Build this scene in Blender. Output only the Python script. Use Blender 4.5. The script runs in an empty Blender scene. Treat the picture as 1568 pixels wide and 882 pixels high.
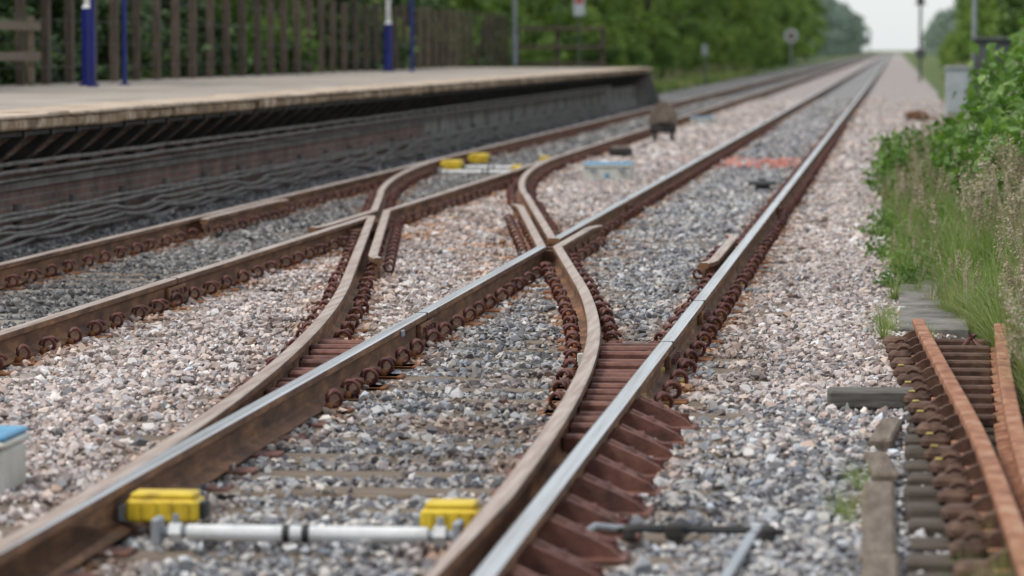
import bpy, bmesh, math, random
import numpy as np
from mathutils import Vector, Matrix
random.seed(7)
RNG=np.random.default_rng(11)
scene=bpy.context.scene
COL=scene.collection

# ------------------------------------------------------------------ materials
def new_mat(name):
    m=bpy.data.materials.new(name); m.use_nodes=True
    nt=m.node_tree; nt.nodes.clear()
    out=nt.nodes.new('ShaderNodeOutputMaterial'); b=nt.nodes.new('ShaderNodeBsdfPrincipled')
    nt.links.new(b.outputs[0],out.inputs[0])
    return m,nt,b,out
def ramp(nt,stops,interp='LINEAR'):
    r=nt.nodes.new('ShaderNodeValToRGB'); r.color_ramp.interpolation=interp
    e=r.color_ramp.elements
    while len(e)<len(stops): e.new(0.5)
    for i,(p,c) in enumerate(stops):
        e[i].position=p; e[i].color=(c[0],c[1],c[2],1)
    return r
def noise(nt,scale,detail=4,rough=.6,vec=None):
    n=nt.nodes.new('ShaderNodeTexNoise'); n.inputs['Scale'].default_value=scale
    n.inputs['Detail'].default_value=detail; n.inputs['Roughness'].default_value=rough
    if vec is not None: nt.links.new(vec,n.inputs['Vector'])
    return n
def geopos(nt):
    return nt.nodes.new('ShaderNodeNewGeometry').outputs['Position']
def mixc(nt,fac,a,b,mode='MIX'):
    m=nt.nodes.new('ShaderNodeMix'); m.data_type='RGBA'; m.blend_type=mode
    for s,v in ((m.inputs[0],fac),(m.inputs[6],a),(m.inputs[7],b)):
        if hasattr(v,'links') or isinstance(v,bpy.types.NodeSocket): nt.links.new(v,s)
        elif isinstance(v,(int,float)): s.default_value=v
        else: s.default_value=(v[0],v[1],v[2],1)
    return m.outputs[2]
def math_(nt,op,a,b=None,c=None,clamp=False):
    m=nt.nodes.new('ShaderNodeMath'); m.operation=op; m.use_clamp=clamp
    for i,v in enumerate((a,b,c)):
        if v is None: continue
        if isinstance(v,(int,float)): m.inputs[i].default_value=v
        else: nt.links.new(v,m.inputs[i])
    return m.outputs[0]
def pmat(name,cols,scale=6,rough=.8,bump=.3,bscale=None,metal=0,stretch=None,bdist=.01):
    m,nt,b,out=new_mat(name)
    p=geopos(nt)
    if stretch:
        mp=nt.nodes.new('ShaderNodeMapping'); mp.inputs['Scale'].default_value=stretch
        nt.links.new(p,mp.inputs[0]); p=mp.outputs[0]
    n=noise(nt,scale,4,.65,p)
    k=len(cols)
    r=ramp(nt,[(.3+.4*i/max(1,k-1),c) for i,c in enumerate(cols)])
    nt.links.new(n.outputs['Fac'],r.inputs[0]); nt.links.new(r.outputs[0],b.inputs['Base Color'])
    b.inputs['Roughness'].default_value=rough; b.inputs['Metallic'].default_value=metal
    if bump:
        n2=noise(nt,bscale or scale*5,3,.7,p)
        bp=nt.nodes.new('ShaderNodeBump'); bp.inputs['Strength'].default_value=bump; bp.inputs['Distance'].default_value=bdist
        nt.links.new(n2.outputs['Fac'],bp.inputs['Height']); nt.links.new(bp.outputs[0],b.inputs['Normal'])
    return m
M={}
M['shiny']=pmat('polished_rail_steel',[(.38,.30,.26),(.62,.60,.59),(.76,.76,.77)],3,.24,.06,40,.85,(9,.15,1))
M['worn']=pmat('worn_rail_steel',[(.22,.13,.09),(.42,.31,.24),(.55,.46,.40)],4,.42,.12,40,.3,(8,.25,1))
M['rust']=pmat('rusted_rail_side',[(.06,.03,.018),(.16,.078,.04),(.32,.16,.075)],4,.85,.4,60,0,(1,.6,3))
M['orange']=pmat('orange_rust',[(.13,.055,.033),(.31,.13,.065),(.42,.26,.17)],9,.85,.5,60,0,(1,.6,1))
M['clip']=pmat('red_brown_clip_steel',[(.035,.011,.011),(.11,.032,.026),(.19,.075,.05)],9,.6,.3,80)
M['chair']=pmat('red_brown_cast_iron',[(.055,.022,.016),(.145,.055,.038),(.23,.105,.075)],7,.75,.4,60)
M['pchair']=pmat('dark_brown_chair_iron',[(.04,.02,.013),(.095,.05,.033),(.17,.10,.065)],9,.85,.4,60)
M['plate']=pmat('rusty_baseplate',[(.08,.03,.015),(.22,.085,.03),(.30,.14,.06)],7,.9,.4,60)
M['timber']=pmat('weathered_timber',[(.09,.065,.045),(.19,.145,.105),(.30,.24,.19)],3,.9,.6,30,0,(1,14,14))
M['plank']=pmat('brown_timber_plank',[(.08,.058,.042),(.15,.115,.085),(.22,.18,.145)],3,.9,.3,30,0,(10,1,10))
M['dtimber']=pmat('dark_timber',[(.035,.026,.02),(.09,.07,.052),(.15,.12,.095)],3,.9,.6,30,0,(1,14,14))
M['concrete_sl']=pmat('sleeper_concrete',[(.15,.13,.11),(.25,.22,.185),(.34,.31,.27)],6,.9,.4,50)
M['offcut']=pmat('grey_timber',[(.06,.055,.048),(.12,.11,.095),(.2,.18,.16)],4,.9,.5,40,0,(1,12,12))
M['concrete']=pmat('weathered_concrete',[(.08,.074,.066),(.16,.147,.133),(.25,.23,.21)],4,.9,.4,50)
M['asph']=pmat('platform_asphalt',[(.24,.20,.165),(.33,.285,.24),(.42,.37,.32)],1.2,.9,.3,60)
M['coping']=pmat('coping_stone',[(.28,.20,.13),(.46,.36,.27),(.60,.50,.40)],2.2,.9,.6,14)
M['copedge']=pmat('coping_edge_stone',[(.10,.062,.034),(.29,.20,.12),(.58,.48,.37)],4.0,.9,.8,18)
M['dark']=pmat('sooty_steel',[(.012,.011,.010),(.028,.025,.023),(.05,.043,.038)],6,.8,.3)
M['black']=pmat('black_rubber',[(.01,.01,.01),(.02,.02,.02)],6,.6,.1)
M['cement']=pmat('grey_render',[(.12,.11,.10),(.20,.188,.172),(.29,.27,.25)],1.5,.9,.4,20)
M['cable']=pmat('dusty_cable',[(.12,.11,.10),(.22,.20,.185),(.32,.295,.275)],5,.8,.2)
M['white']=pmat('white_paint',[(.50,.51,.50),(.68,.69,.68),(.76,.76,.76)],9,.45,.05)
M['cream']=pmat('cream_plastic',[(.48,.47,.40),(.62,.61,.54),(.66,.66,.62)],5,.5,.05)
M['ltblue']=pmat('light_blue_paint',[(.07,.25,.42),(.12,.36,.56)],6,.45,.05)
M['yellow']=pmat('yellow_paint',[(.36,.23,.015),(.66,.46,.02),(.74,.56,.04)],9,.5,.1)
M['dullyellow']=pmat('faded_yellow_paint',[(.18,.12,.03),(.42,.32,.08),(.55,.45,.15)],40,.8,.1)
M['blue']=pmat('navy_blue_paint',[(.008,.012,.12),(.012,.02,.18)],4,.4,.03)
M['grey']=pmat('galvanised_steel',[(.25,.27,.29),(.38,.40,.42)],5,.5,.05,None,.3)
M['wire']=pmat('weathered_wire',[(.05,.045,.04),(.1,.09,.08)],5,.7,0)
M['lgrey']=pmat('light_grey_cabinet_paint',[(.36,.39,.42),(.52,.55,.58)],3,.5,.05)
M['dgrey']=pmat('dark_grey_cabinet_paint',[(.06,.065,.065),(.11,.115,.115)],3,.5,.05)
M['fpost']=pmat('fence_timber',[(.045,.033,.025),(.10,.074,.055),(.17,.13,.10)],3,.9,.4,30,0,(10,10,1))
M['red']=pmat('red_paint',[(.4,.05,.04),(.5,.08,.06)],5,.5,.05)
M['hood']=pmat('brown_weathered_cowl',[(.09,.065,.05),(.17,.13,.10),(.25,.21,.17)],6,.7,.2)
M['bark']=pmat('tree_bark',[(.03,.025,.018),(.08,.065,.05)],5,.9,.5)

def brickmat():
    m,nt,b,out=new_mat('sooty_brick')
    p=geopos(nt)
    s=nt.nodes.new('ShaderNodeSeparateXYZ'); nt.links.new(p,s.inputs[0])
    c=nt.nodes.new('ShaderNodeCombineXYZ'); nt.links.new(s.outputs[1],c.inputs[0]); nt.links.new(s.outputs[2],c.inputs[1])
    br=nt.nodes.new('ShaderNodeTexBrick'); nt.links.new(c.outputs[0],br.inputs['Vector'])
    br.inputs['Scale'].default_value=1; br.inputs['Brick Width'].default_value=.23; br.inputs['Row Height'].default_value=.075
    br.inputs['Mortar Size'].default_value=.008
    br.inputs['Color1'].default_value=(.27,.14,.11,1); br.inputs['Color2'].default_value=(.15,.11,.095,1); br.inputs['Mortar'].default_value=(.26,.24,.21,1)
    n=noise(nt,1.3,6,.7,p)
    r=ramp(nt,[(.3,(.4,.38,.37)),(.7,(1.2,1.15,1.1))]); nt.links.new(n.outputs['Fac'],r.inputs[0])
    nt.links.new(mixc(nt,1.0,br.outputs['Color'],r.outputs[0],'MULTIPLY'),b.inputs['Base Color'])
    b.inputs['Roughness'].default_value=.9
    bp=nt.nodes.new('ShaderNodeBump'); bp.inputs['Strength'].default_value=.6; bp.inputs['Distance'].default_value=.01
    nt.links.new(br.outputs['Fac'],bp.inputs['Height']); bp.invert=True
    nt.links.new(bp.outputs[0],b.inputs['Normal'])
    return m
M['brick']=brickmat()

GREY=[(0,(.07,.068,.074)),(.25,(.18,.178,.19)),(.55,(.31,.305,.31)),(.85,(.47,.455,.44)),(1,(.68,.66,.64))]
PINK=[(0,(.20,.155,.14)),(.25,(.39,.32,.295)),(.6,(.51,.43,.40)),(.85,(.63,.56,.52)),(1,(.77,.73,.70))]
DARK=[(0,(.055,.054,.057)),(.5,(.175,.17,.172)),(.85,(.30,.29,.275)),(1,(.46,.44,.42))]
def stonemat():
    m,nt,b,out=new_mat('crushed_stone')
    at=nt.nodes.new('ShaderNodeAttribute'); at.attribute_type='GEOMETRY'; at.attribute_name='col'
    nt.links.new(at.outputs['Color'],b.inputs['Base Color'])
    b.inputs['Roughness'].default_value=.85
    return m
M['stone']=stonemat()
def bedmat():
    m,nt,b,out=new_mat('ballast_bed_stone')
    p=geopos(nt)
    v=nt.nodes.new('ShaderNodeTexVoronoi'); v.inputs['Scale'].default_value=18; nt.links.new(p,v.inputs['Vector'])
    s=nt.nodes.new('ShaderNodeSeparateColor'); nt.links.new(v.outputs['Color'],s.inputs[0])
    sx=nt.nodes.new('ShaderNodeSeparateXYZ'); nt.links.new(p,sx.inputs[0]); X=sx.outputs[0]
    g,k,d=ramp(nt,GREY),ramp(nt,PINK),ramp(nt,DARK)
    for r in (g,k,d): nt.links.new(s.outputs[0],r.inputs[0])
    def step(v,a,w): return math_(nt,'DIVIDE',math_(nt,'SUBTRACT',v,a),w,clamp=True)
    six=math_(nt,'MULTIPLY',step(X,-4.75,.2),math_(nt,'SUBTRACT',1,step(X,-2.75,.15)))
    pk=math_(nt,'MULTIPLY',math_(nt,'MAXIMUM',step(X,-1.05,.15),six),.7)
    col=mixc(nt,math_(nt,'SUBTRACT',1,step(X,-4.75,.2)),g.outputs[0],d.outputs[0])
    col=mixc(nt,pk,col,k.outputs[0])
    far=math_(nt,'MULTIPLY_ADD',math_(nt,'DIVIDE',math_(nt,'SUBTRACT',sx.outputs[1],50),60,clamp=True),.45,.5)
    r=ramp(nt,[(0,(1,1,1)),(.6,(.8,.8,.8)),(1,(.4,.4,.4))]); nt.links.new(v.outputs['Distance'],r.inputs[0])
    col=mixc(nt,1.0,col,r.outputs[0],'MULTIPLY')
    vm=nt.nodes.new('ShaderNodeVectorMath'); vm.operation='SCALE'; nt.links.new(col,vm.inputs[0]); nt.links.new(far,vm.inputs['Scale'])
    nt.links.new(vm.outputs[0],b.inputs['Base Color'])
    b.inputs['Roughness'].default_value=.95
    bp=nt.nodes.new('ShaderNodeBump'); bp.inputs['Strength'].default_value=.8; bp.inputs['Distance'].default_value=.03; bp.invert=True
    nt.links.new(v.outputs['Distance'],bp.inputs['Height']); nt.links.new(bp.outputs[0],b.inputs['Normal'])
    return m
M['bed']=bedmat()
M['grass_ground']=pmat('rough_grass_ground',[(.04,.06,.018),(.09,.13,.035),(.18,.19,.08)],1.2,.95,.8,8,bdist=.1)

def leafmat(name,c0,c1,c2,transl=.3,scale=.5):
    m,nt,b,out=new_mat(name)
    p=geopos(nt)
    n=noise(nt,scale,2,.6,p); n2=noise(nt,scale*14,1,.6,p)
    f=math_(nt,'ADD',math_(nt,'MULTIPLY',n.outputs['Fac'],.65),math_(nt,'MULTIPLY',n2.outputs['Fac'],.35))
    r=ramp(nt,[(.36,c0),(.5,c1),(.62,c2)]); nt.links.new(f,r.inputs[0])
    nt.links.new(r.outputs[0],b.inputs['Base Color']); b.inputs['Roughness'].default_value=.6
    if transl>0:
        t=nt.nodes.new('ShaderNodeBsdfTranslucent'); nt.links.new(mixc(nt,1,r.outputs[0],(1.3,1.5,.6),'MULTIPLY'),t.inputs[0])
        mx=nt.nodes.new('ShaderNodeMixShader'); mx.inputs[0].default_value=transl
        nt.links.new(b.outputs[0],mx.inputs[1]); nt.links.new(t.outputs[0],mx.inputs[2]); nt.links.new(mx.outputs[0],out.inputs[0])
    return m
M['leaf']=leafmat('tree_foliage',(.055,.11,.022),(.15,.235,.05),(.31,.39,.11),.3,.3)
M['leafd']=leafmat('shaded_foliage',(.012,.032,.008),(.038,.08,.018),(.14,.21,.05),0)  # darker copy of the leaf colours, shadow of the tree mass painted in
M['leafh']=leafmat('haze_tinted_foliage',(.14,.20,.16),(.20,.27,.21),(.27,.34,.27),0)  # aerial haze painted into the leaf colour: paler, blue-grey greens
M['weed']=leafmat('weed_leaves',(.055,.11,.024),(.12,.22,.045),(.22,.33,.09),.3,1.5)
M['blade']=leafmat('grass_blades',(.09,.15,.032),(.19,.25,.07),(.36,.38,.17),.3,2)
M['dry']=leafmat('dry_grass_heads',(.20,.16,.10),(.38,.31,.22),(.52,.45,.37),.2,3)
M['flower']=leafmat('pale_flowers',(.4,.42,.32),(.55,.56,.45),(.65,.65,.55),.2,3)

# ------------------------------------------------------------------ mesh builder
class MB:
    def __init__(s): s.v=[]; s.f=[]; s.m=[]; s.mats=[]
    def mi(s,k):
        if k not in s.mats: s.mats.append(k)
        return s.mats.index(k)
    def add(s,vs,fs,mat):
        o=len(s.v); s.v.extend([tuple(v) for v in vs]); i=s.mi(mat) if isinstance(mat,str) else None
        for k,f in enumerate(fs):
            s.f.append([a+o for a in f]); s.m.append(i if i is not None else s.mi(mat[k]))
    def box(s,x0,x1,y0,y1,z0,z1,mat,rot=0,bev=0,tilt=0):
        cx,cy=(x0+x1)/2,(y0+y1)/2
        b=min(bev,(x1-x0)/3,(y1-y0)/3,(z1-z0)/3)
        if b>0:
            vs=[]
            for z,e in ((z0,b),(z0+b,0),(z1-b,0),(z1,b)):
                X0,X1,Y0,Y1=x0+e,x1-e,y0+e,y1-e
                vs+=[(X0+b,Y0,z),(X1-b,Y0,z),(X1,Y0+b,z),(X1,Y1-b,z),(X1-b,Y1,z),(X0+b,Y1,z),(X0,Y1-b,z),(X0,Y0+b,z)]
            fs=[[7,6,5,4,3,2,1,0],[24,25,26,27,28,29,30,31]]
            for l in range(3):
                for i in range(8):
                    j=(i+1)%8; fs.append([l*8+i,l*8+j,l*8+8+j,l*8+8+i])
        else:
            vs=[(x0,y0,z0),(x1,y0,z0),(x1,y1,z0),(x0,y1,z0),(x0,y0,z1),(x1,y0,z1),(x1,y1,z1),(x0,y1,z1)]
            fs=[[3,2,1,0],[4,5,6,7],[0,1,5,4],[1,2,6,5],[2,3,7,6],[3,0,4,7]]
        if rot or tilt:
            c,sn=math.cos(rot),math.sin(rot)
            vs=[(cx+(x-cx)*c-(y-cy)*sn, cy+(x-cx)*sn+(y-cy)*c, z+tilt*(x-cx)) for x,y,z in vs]
        s.add(vs,fs,mat)
    def tube(s,pts,r,mat,n=8,caps=True):
        pts=[Vector(p) for p in pts]; vs=[]; fs=[]
        rs=r if isinstance(r,(list,tuple)) else [r]*len(pts)
        for i,p in enumerate(pts):
            d=(pts[min(i+1,len(pts)-1)]-pts[max(i-1,0)]).normalized()
            u=d.cross(Vector((0,0,1))) if abs(d.z)<.9 else d.cross(Vector((0,1,0)))
            u.normalize(); w=d.cross(u)
            for k in range(n):
                a=2*math.pi*k/n
                vs.append(p+(u*math.cos(a)+w*math.sin(a))*rs[i])
        for i in range(len(pts)-1):
            for k in range(n):
                j=(k+1)%n; fs.append([i*n+k,i*n+j,(i+1)*n+j,(i+1)*n+k])
        if caps: fs.append(list(range(n))[::-1]); fs.append([(len(pts)-1)*n+k for k in range(n)])
        s.add(vs,fs,mat)
    def prism(s,prof,axis,a0,a1,mat):
        f=(lambda a,u,w:(a,u,w)) if axis=='x' else (lambda a,u,w:(u,a,w))
        n=len(prof); vs=[f(a0,*p) for p in prof]+[f(a1,*p) for p in prof]
        fs=[list(range(n)),list(range(n,2*n))[::-1]]+[[i,(i+1)%n,n+(i+1)%n,n+i] for i in range(n)]
        s.add(vs,fs,mat)
    def build(s,name,parent=None,smooth=False,col=None):
        me=bpy.data.meshes.new(name); me.from_pydata(s.v,[],s.f)
        for k in s.mats: me.materials.append(M[k])
        me.polygons.foreach_set('material_index',s.m)
        me.polygons.foreach_set('use_smooth',[smooth]*len(s.f))
        me.update()
        bm=bmesh.new(); bm.from_mesh(me); bmesh.ops.recalc_face_normals(bm,faces=bm.faces); bm.to_mesh(me); bm.free()
        o=bpy.data.objects.new(name,me); (col or COL).objects.link(o)
        if parent: o.parent=parent
        return o
def empty(name):
    o=bpy.data.objects.new(name,None); COL.objects.link(o); o.empty_display_size=.2; return o

# ------------------------------------------------------------------ track geometry
RR,RL,LR,LL=-1.15,-2.65,-4.66,-6.16
K=.00412
def off(y):
    if y<=10: return 0
    if y<=24.5: return K*(y-10)**2
    if y<=39.3: return .867+.1195*(y-24.5)
    if y<=53.8: return 3.51-K*(53.8-y)**2
    return 3.51
def xR(y): # crossover right rail with open blade
    c=off(y); return RR-(c+.13*max(0,1-c/.5)**2)
def xL(y): return RL-off(y)
PR=[(.026,0),(.034,-.005),(.0355,-.014),(.0355,-.034),(.030,-.040),(.010,-.048),(.008,-.120),(.016,-.137),(.066,-.148),(.070,-.152),(.070,-.160)]
PROF=PR+[(-u,v) for u,v in PR[::-1]]
NP=len(PROF)
def rail(mb,xf,y0,y1,step,top='shiny',umin=None,umax=None,z=0,sc=1,side='rust'):
    n=max(2,int(math.ceil((y1-y0)/step))+1)
    vs=[]; fs=[]; ms=[]
    for i in range(n):
        y=y0+(y1-y0)*i/(n-1); x=xf(y)
        for u,v in PROF:
            foot=v<-.13
            if umin: u=max(u,min(umin(y,foot),.0355 if not foot else .07))
            if umax: u=min(u,max(umax(y,foot),-.0355 if not foot else -.07))
            vs.append((x+u*sc,y,z+v*sc))
    for i in range(n-1):
        for k in range(NP):
            j=(k+1)%NP
            fs.append([i*NP+k,i*NP+j,(i+1)*NP+j,(i+1)*NP+k])
            ms.append(top if (k in (NP-1,0,NP-2)) else side)
    fs.append(list(range(NP))); ms.append(side); fs.append([(n-1)*NP+k for k in range(NP)][::-1]); ms.append(side)
    mb.add(vs,fs,ms)

railR=MB(); railL=MB(); railX=MB()
FAR=1500
def const(c): return lambda y:c
rail(railR,const(RR),-6,FAR,60,'shiny')
rail(railR,const(RL),10.6,28.8,.5,'shiny',umin=lambda y,f:-off(y)+(.07 if f else .0365))
def flare(y,ye,L=.5,a=.05):
    t=max(0,1-abs(ye-y)/L); return a*t*t
rail(railX,lambda y:min(RL,xR(y)-.12)-flare(y,36.6),28.8,36.6,.2,'worn')           # wing
rail(railR,const(RL),29.95,34,.3,'shiny',umin=lambda y,f:-(RL-xR(y))/2+.001)
rail(railR,const(RL),34,FAR,60,'shiny')
rail(railX,xL,-6,33.9,.35,'worn',umin=lambda y,f: -99 if y<28 else -(xL(y)-LR)/2+.001)
rail(railX,xR,9.2,28.8,.35,'worn',umax=lambda y,f: min(-.03+.066*max(0,(y-8.7))/4, 9) if not f else (RR-xR(y)-.072))
rail(railX,lambda y:max(xR(y),RL+.12)+flare(y,32.2),28.8,32.2,.2,'worn')
rail(railX,xR,29.95,53.8,.35,'worn',umax=lambda y,f: (RL-xR(y))/2-.001)
rail(railX,lambda y:RR-.12-flare(y,26.6)-flare(y,30.8),26.6,30.8,.2,'worn')       # check rail
rail(railL,const(LL),-6,FAR,60,'worn')
rail(railL,const(LR),-6,28,10,'worn')
rail(railL,const(LR),28,33.9,.3,'worn',umax=lambda y,f:(xL(y)-LR)/2-.001)
rail(railX,lambda y:max(LR,xL(y)+.12)+flare(y,27.0),27.0,35.06,.2,'worn')
rail(railX,lambda y:min(xL(y),LR-.12)-flare(y,31.6),31.6,35.06,.2,'worn')
rail(railL,const(LR),35.06,53.2,.5,'worn',umax=lambda y,f:(xR(y)-LR)-(.07 if f else .0365))
rail(railL,const(LR),53.8,FAR,60,'worn')
rail(railX,xL,35.06,53.2,.35,'worn',umin=lambda y,f:-(xL(y)-LL)+(.07 if f else .0365))
rail(railL,lambda y:LL+.12+flare(y,33)+flare(y,37.5),33,37.5,.2,'worn')

E_R=empty('main_railway_track'); E_L=empty('platform_railway_track'); E_X=empty('crossover_track')
railR.build('running_rails',E_R); railL.build('running_rails_platform_side',E_L); railX.build('crossover_rails',E_X)
cb=MB()
for y in np.arange(29.2,32.2,.5): cb.box(RL-.1-.11*(y-29.8),RL+.08,y,y+.16,-.15,-.06,'rust')
for y in np.arange(32.4,35,.5): cb.box(LR-.06,LR+.1+.11*(34.4-y),y,y+.16,-.15,-.06,'rust')
for x,y in ((LL,36.8),(RL,21.4),(LR,24.5),(RR,22.6),(RL,38),(RR,37.5),(LL,21),(RR,19.4)):
    for sgn in (-1,1):
        cb.box(x+sgn*.024-.014,x+sgn*.024+.014,y-.3,y+.3,-.12,-.05,'rust',bev=.004)
        for k in (-.2,-.07,.07,.2): cb.box(x+sgn*.048-.012,x+sgn*.048+.012,y+k-.016,y+k+.016,-.1,-.068,'clip')
    cb.box(x-.0375,x+.0375,y-.004,y+.004,-.04,.0015,'dark')
cb.build('crossing_blocks',E_X)

# sleepers / bearers
rects=[]
slR=MB(); slX=MB(); slL=MB()
y=8.6; bearers=[]
while y<130:
    jit=random.uniform(-.03,.03); yy=y+jit
    w=.13
    zt=-.174+random.uniform(-.003,.003)
    def put(mb,x0,x1,mat,br):
        x0+=random.uniform(-.08,.08); x1+=random.uniform(-.08,.08)
        mb.box(x0,x1,yy-w,yy+w,-.32,zt,mat,bev=.012,rot=random.uniform(-.006,.006)); rects.append((x0,x1,yy-w,yy+w))
    if yy<26.5:
        put(slX,xL(yy)-.6,RR+.55,'timber',1); put(slL,-6.72,-4.12,'concrete_sl',1)
    elif yy<37.2:
        put(slX,-6.75,RR+.55,'timber',1)
    elif yy<54:
        put(slX,-6.75,xR(yy)+.55,'timber',1); put(slR,-3.2,-.6,'concrete_sl',1)
    else:
        put(slR,-3.2,-.6,'concrete_sl',1); put(slL,-6.72,-4.12,'concrete_sl',1)
    bearers.append(yy); y+=.62
slR.build('sleepers',E_R); slX.build('timber_bearers',E_X); slL.build('sleepers_platform_side',E_L)

def clip_path(s):
    pts=[]; N=15
    for i in range(N+1):
        t=math.pi*1.0-2*math.pi*1.45*i/N
        pts.append((s*(.052+.036*math.cos(t)), -.05+.10*i/N, -.112+.036*math.sin(t)))
    return pts
def rails_at(y):
    r=[(RR,0)]
    r.append((RL,0)) if y>10.6 else None
    if y<54: r.append((xL(y),1))
    if 9<y<54: r.append((xR(y),1))
    r+=[(LR,2),(LL,2)]
    return r
clR,clL,clX=MB(),MB(),MB()
tmpl={}
for s in (-1,1):
    t=MB(); t.tube([(a,b,z) for a,b,z in clip_path(s)],.0105,'clip',6); tmpl[s]=(t.v,t.f)
for y in bearers:
    if y>80: break
    rs=rails_at(y)
    xs=[r[0] for r in rs]
    for (x,g) in rs:
        mb=(clR,clX,clL)[g]
        sw = (y<17.2 and g!=2)
        if not sw:
            mb.box(x-.19,x+.19,y-.085,y+.085,-.176,-.1605,'plate',bev=.003)
            mb.box(x-.105,x-.075,y-.05,y+.05,-.162,-.13,'plate'); mb.box(x+.075,x+.105,y-.05,y+.05,-.162,-.13,'plate')
        for s in (-1,1):
            if sw:
                if x==RR and s==1: continue
                if not (s==-1 and x==xL(y)): continue
            if any(0<(xx-x)*s<.20 for xx in xs): continue
            if y<19.2 and any(0<(xx-x)*s<.40 for xx in xs): continue
            if 26.6<y<30.8 and x==RR and s==-1: continue
            v,f=tmpl[s]
            a=random.uniform(-.35,.35); c_,s_=math.cos(a),math.sin(a); dx=s*.062
            k=random.uniform(.85,1.1)
            mb.add([(x+dx+(p[0]*c_-p[1]*s_)*k,y+(p[0]*s_+p[1]*c_)*k,p[2]+random.uniform(-.001,.001)) for p in v],f,'clip')
for y in bearers:
    for cond,x,s in ((30<y<36.4,xR(y)-.12,-1),(27.2<y<34.8,xL(y)+.12,1),(26.8<y<30.6,RR-.12,-1),(29<y<32,RL+.12,1),(33<y<37.4,LL+.12,1)):
        if cond:
            v,f=tmpl[s]; clX.add([(x+s*.062+p[0],y+p[1],p[2]) for p in v],f,'clip')
clR.build('rail_clips',E_R,True); clL.build('rail_clips_platform_side',E_L,True); clX.build('rail_clips_crossover',E_X,True)

# slide chairs and stock rail braces in the switch
ch=MB()
for y in bearers:
    if y>20.5: continue
    if y<19.9:
        xr=xR(y)
        ch.box(xr-.17,RR+.06,y-.085,y+.085,-.176,-.1605,'chair',bev=.004)
        xl=xL(y)
        ch.box(xl-.2,RL+.17,y-.085,y+.085,-.176,-.1605,'chair',bev=.004)
        for a,b in ((xr+.012,RR-.012),(xl+.012,RL-.012)):
            if b-a>.10:
                zt=-.055 if y>15 else -.12
                for q in ((0,.31) if y>15 else (0,)):
                    ch.box(a,b,y+q-.05,y+q+.05,-.162,zt-random.uniform(0,.02),'chair',bev=.012,rot=random.uniform(-.02,.02))
    if y<17.2:
        x,s=RR,1
        for dy in (-.055,.055):
            prof=[(x+s*.03,-.05),(x+s*.055,-.035),(x+s*.12,-.065),(x+s*.20,-.10),(x+s*.25,-.125),(x+s*.28,-.158),(x+s*.07,-.158),(x+s*.07,-.147),(x+s*.012,-.13),(x+s*.012,-.06)]
            ch.prism(prof,'y',y+dy-.022,y+dy+.022,'chair')
        ch.box(x+.06,x+.30,y-.11,y+.11,-.176,-.155,'chair',bev=.006)
        ch.box(x+.10,x+.20,y-.05,y+.05,-.156,-.085,'chair',bev=.02)
        ch.tube([(x+.245,y,-.155),(x+.245,y,-.105)],.018,'clip',6); ch.tube([(x+.08,y,-.075),(x+.15,y,-.075)],.02,'clip',6)
        for dy in (-.05,.05):
            x=xL(y); prof=[(x-.03,-.05),(x-.12,-.08),(x-.22,-.158),(x-.07,-.158),(x-.012,-.13)]
            ch.prism(prof,'y',y+dy-.018,y+dy+.018,'chair')
for (yy) in (16.9,18.3): ch.box(RR+.04,RR+.055,yy,yy+.05,-.06,-.045,'dullyellow')
for (yy) in (17.2,18.6): ch.box(RR+.11,RR+.14,yy,yy+.04,-.17,-.12,'dullyellow',bev=.01)
ch.box(RL+.036,RL+.052,20.2,20.28,-.05,-.012,'grey',bev=.005)
ch.box(-1.62,-1.585,19.6,19.64,-.17,-.08,'cream',bev=.005)
ch.build('slide_chairs',E_X)

# stretcher bars
def stretcher(yc,x0,x1,name,far=False):
    mb=MB()
    z=-.115
    mb.tube([(x0+.1,yc,z),(x1-.1,yc,z)],.028,'white',12)
    xm=x0+(x1-x0)*.46
    for dx in (-.03,.035): mb.tube([(xm+dx-.012,yc,z),(xm+dx+.012,yc,z)],.031,'black',12)
    for a,b in ((x0,x0+.12),(x1-.12,x1)):
        mb.tube([(a,yc,z),(b,yc,z)],.018,'grey',8)
        mb.tube([((a+b)/2-.02,yc,z),((a+b)/2+.02,yc,z)],.036,'white',6)
        mb.tube([((a+b)/2,yc,z),((a+b)/2,yc,z+.06)],.012,'grey',6)
    for x,s in ((x0-.015,1),(x1+.015,-1)):
        mb.box(min(x,x+s*.03),max(x,x+s*.03),yc-.05,yc+.05,z-.04,z+.05,'grey',bev=.006)
    return mb.build(name,None,False)
stretcher(12.45,-2.42,-1.42,'stretcher_bar')
stretcher(51.5,-6.0,-4.75,'stretcher_bar')
stretcher(49.6,-5.9,-4.6,'stretcher_bar')
def ybox(xc,yc,z0,w=.25,d=.16,h=.10):
    mb=MB(); x0,x1=xc-w/2,xc+w/2
    mb.box(x0,x1,yc-d/2,yc+d/2,z0,z0+h*.8,'yellow',bev=.012)
    mb.box(x0+.015,x1-.015,yc-d/2+.012,yc+d/2-.012,z0+h*.8-.001,z0+h,'yellow',bev=.008)
    for k in range(4):
        xx=x0+w*(.15+.22*k); mb.box(xx,xx+.012,yc-d/2-.006,yc-d/2+.002,z0+.01,z0+h*.7,'yellow')
    mb.box(x1-.002,x1+.02,yc-.05,yc+.05,z0+.01,z0+.07,'black',bev=.005)
    mb.box(x0-.03,x0+.002,yc-.04,yc+.04,z0,z0+.05,'grey')
    return mb.build('yellow_detector_box')
ybox(-2.47,12.85,-.125); ybox(-1.475,12.75,-.135,.2)
ybox(-5.93,51.3,-.14,.28,.5,.13); ybox(-5.92,54.6,-.14,.28,.5,.13); ybox(-5.0,50.8,-.14,.15,.4,.08); ybox(-4.95,54.4,-.14,.15,.4,.10)

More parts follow.
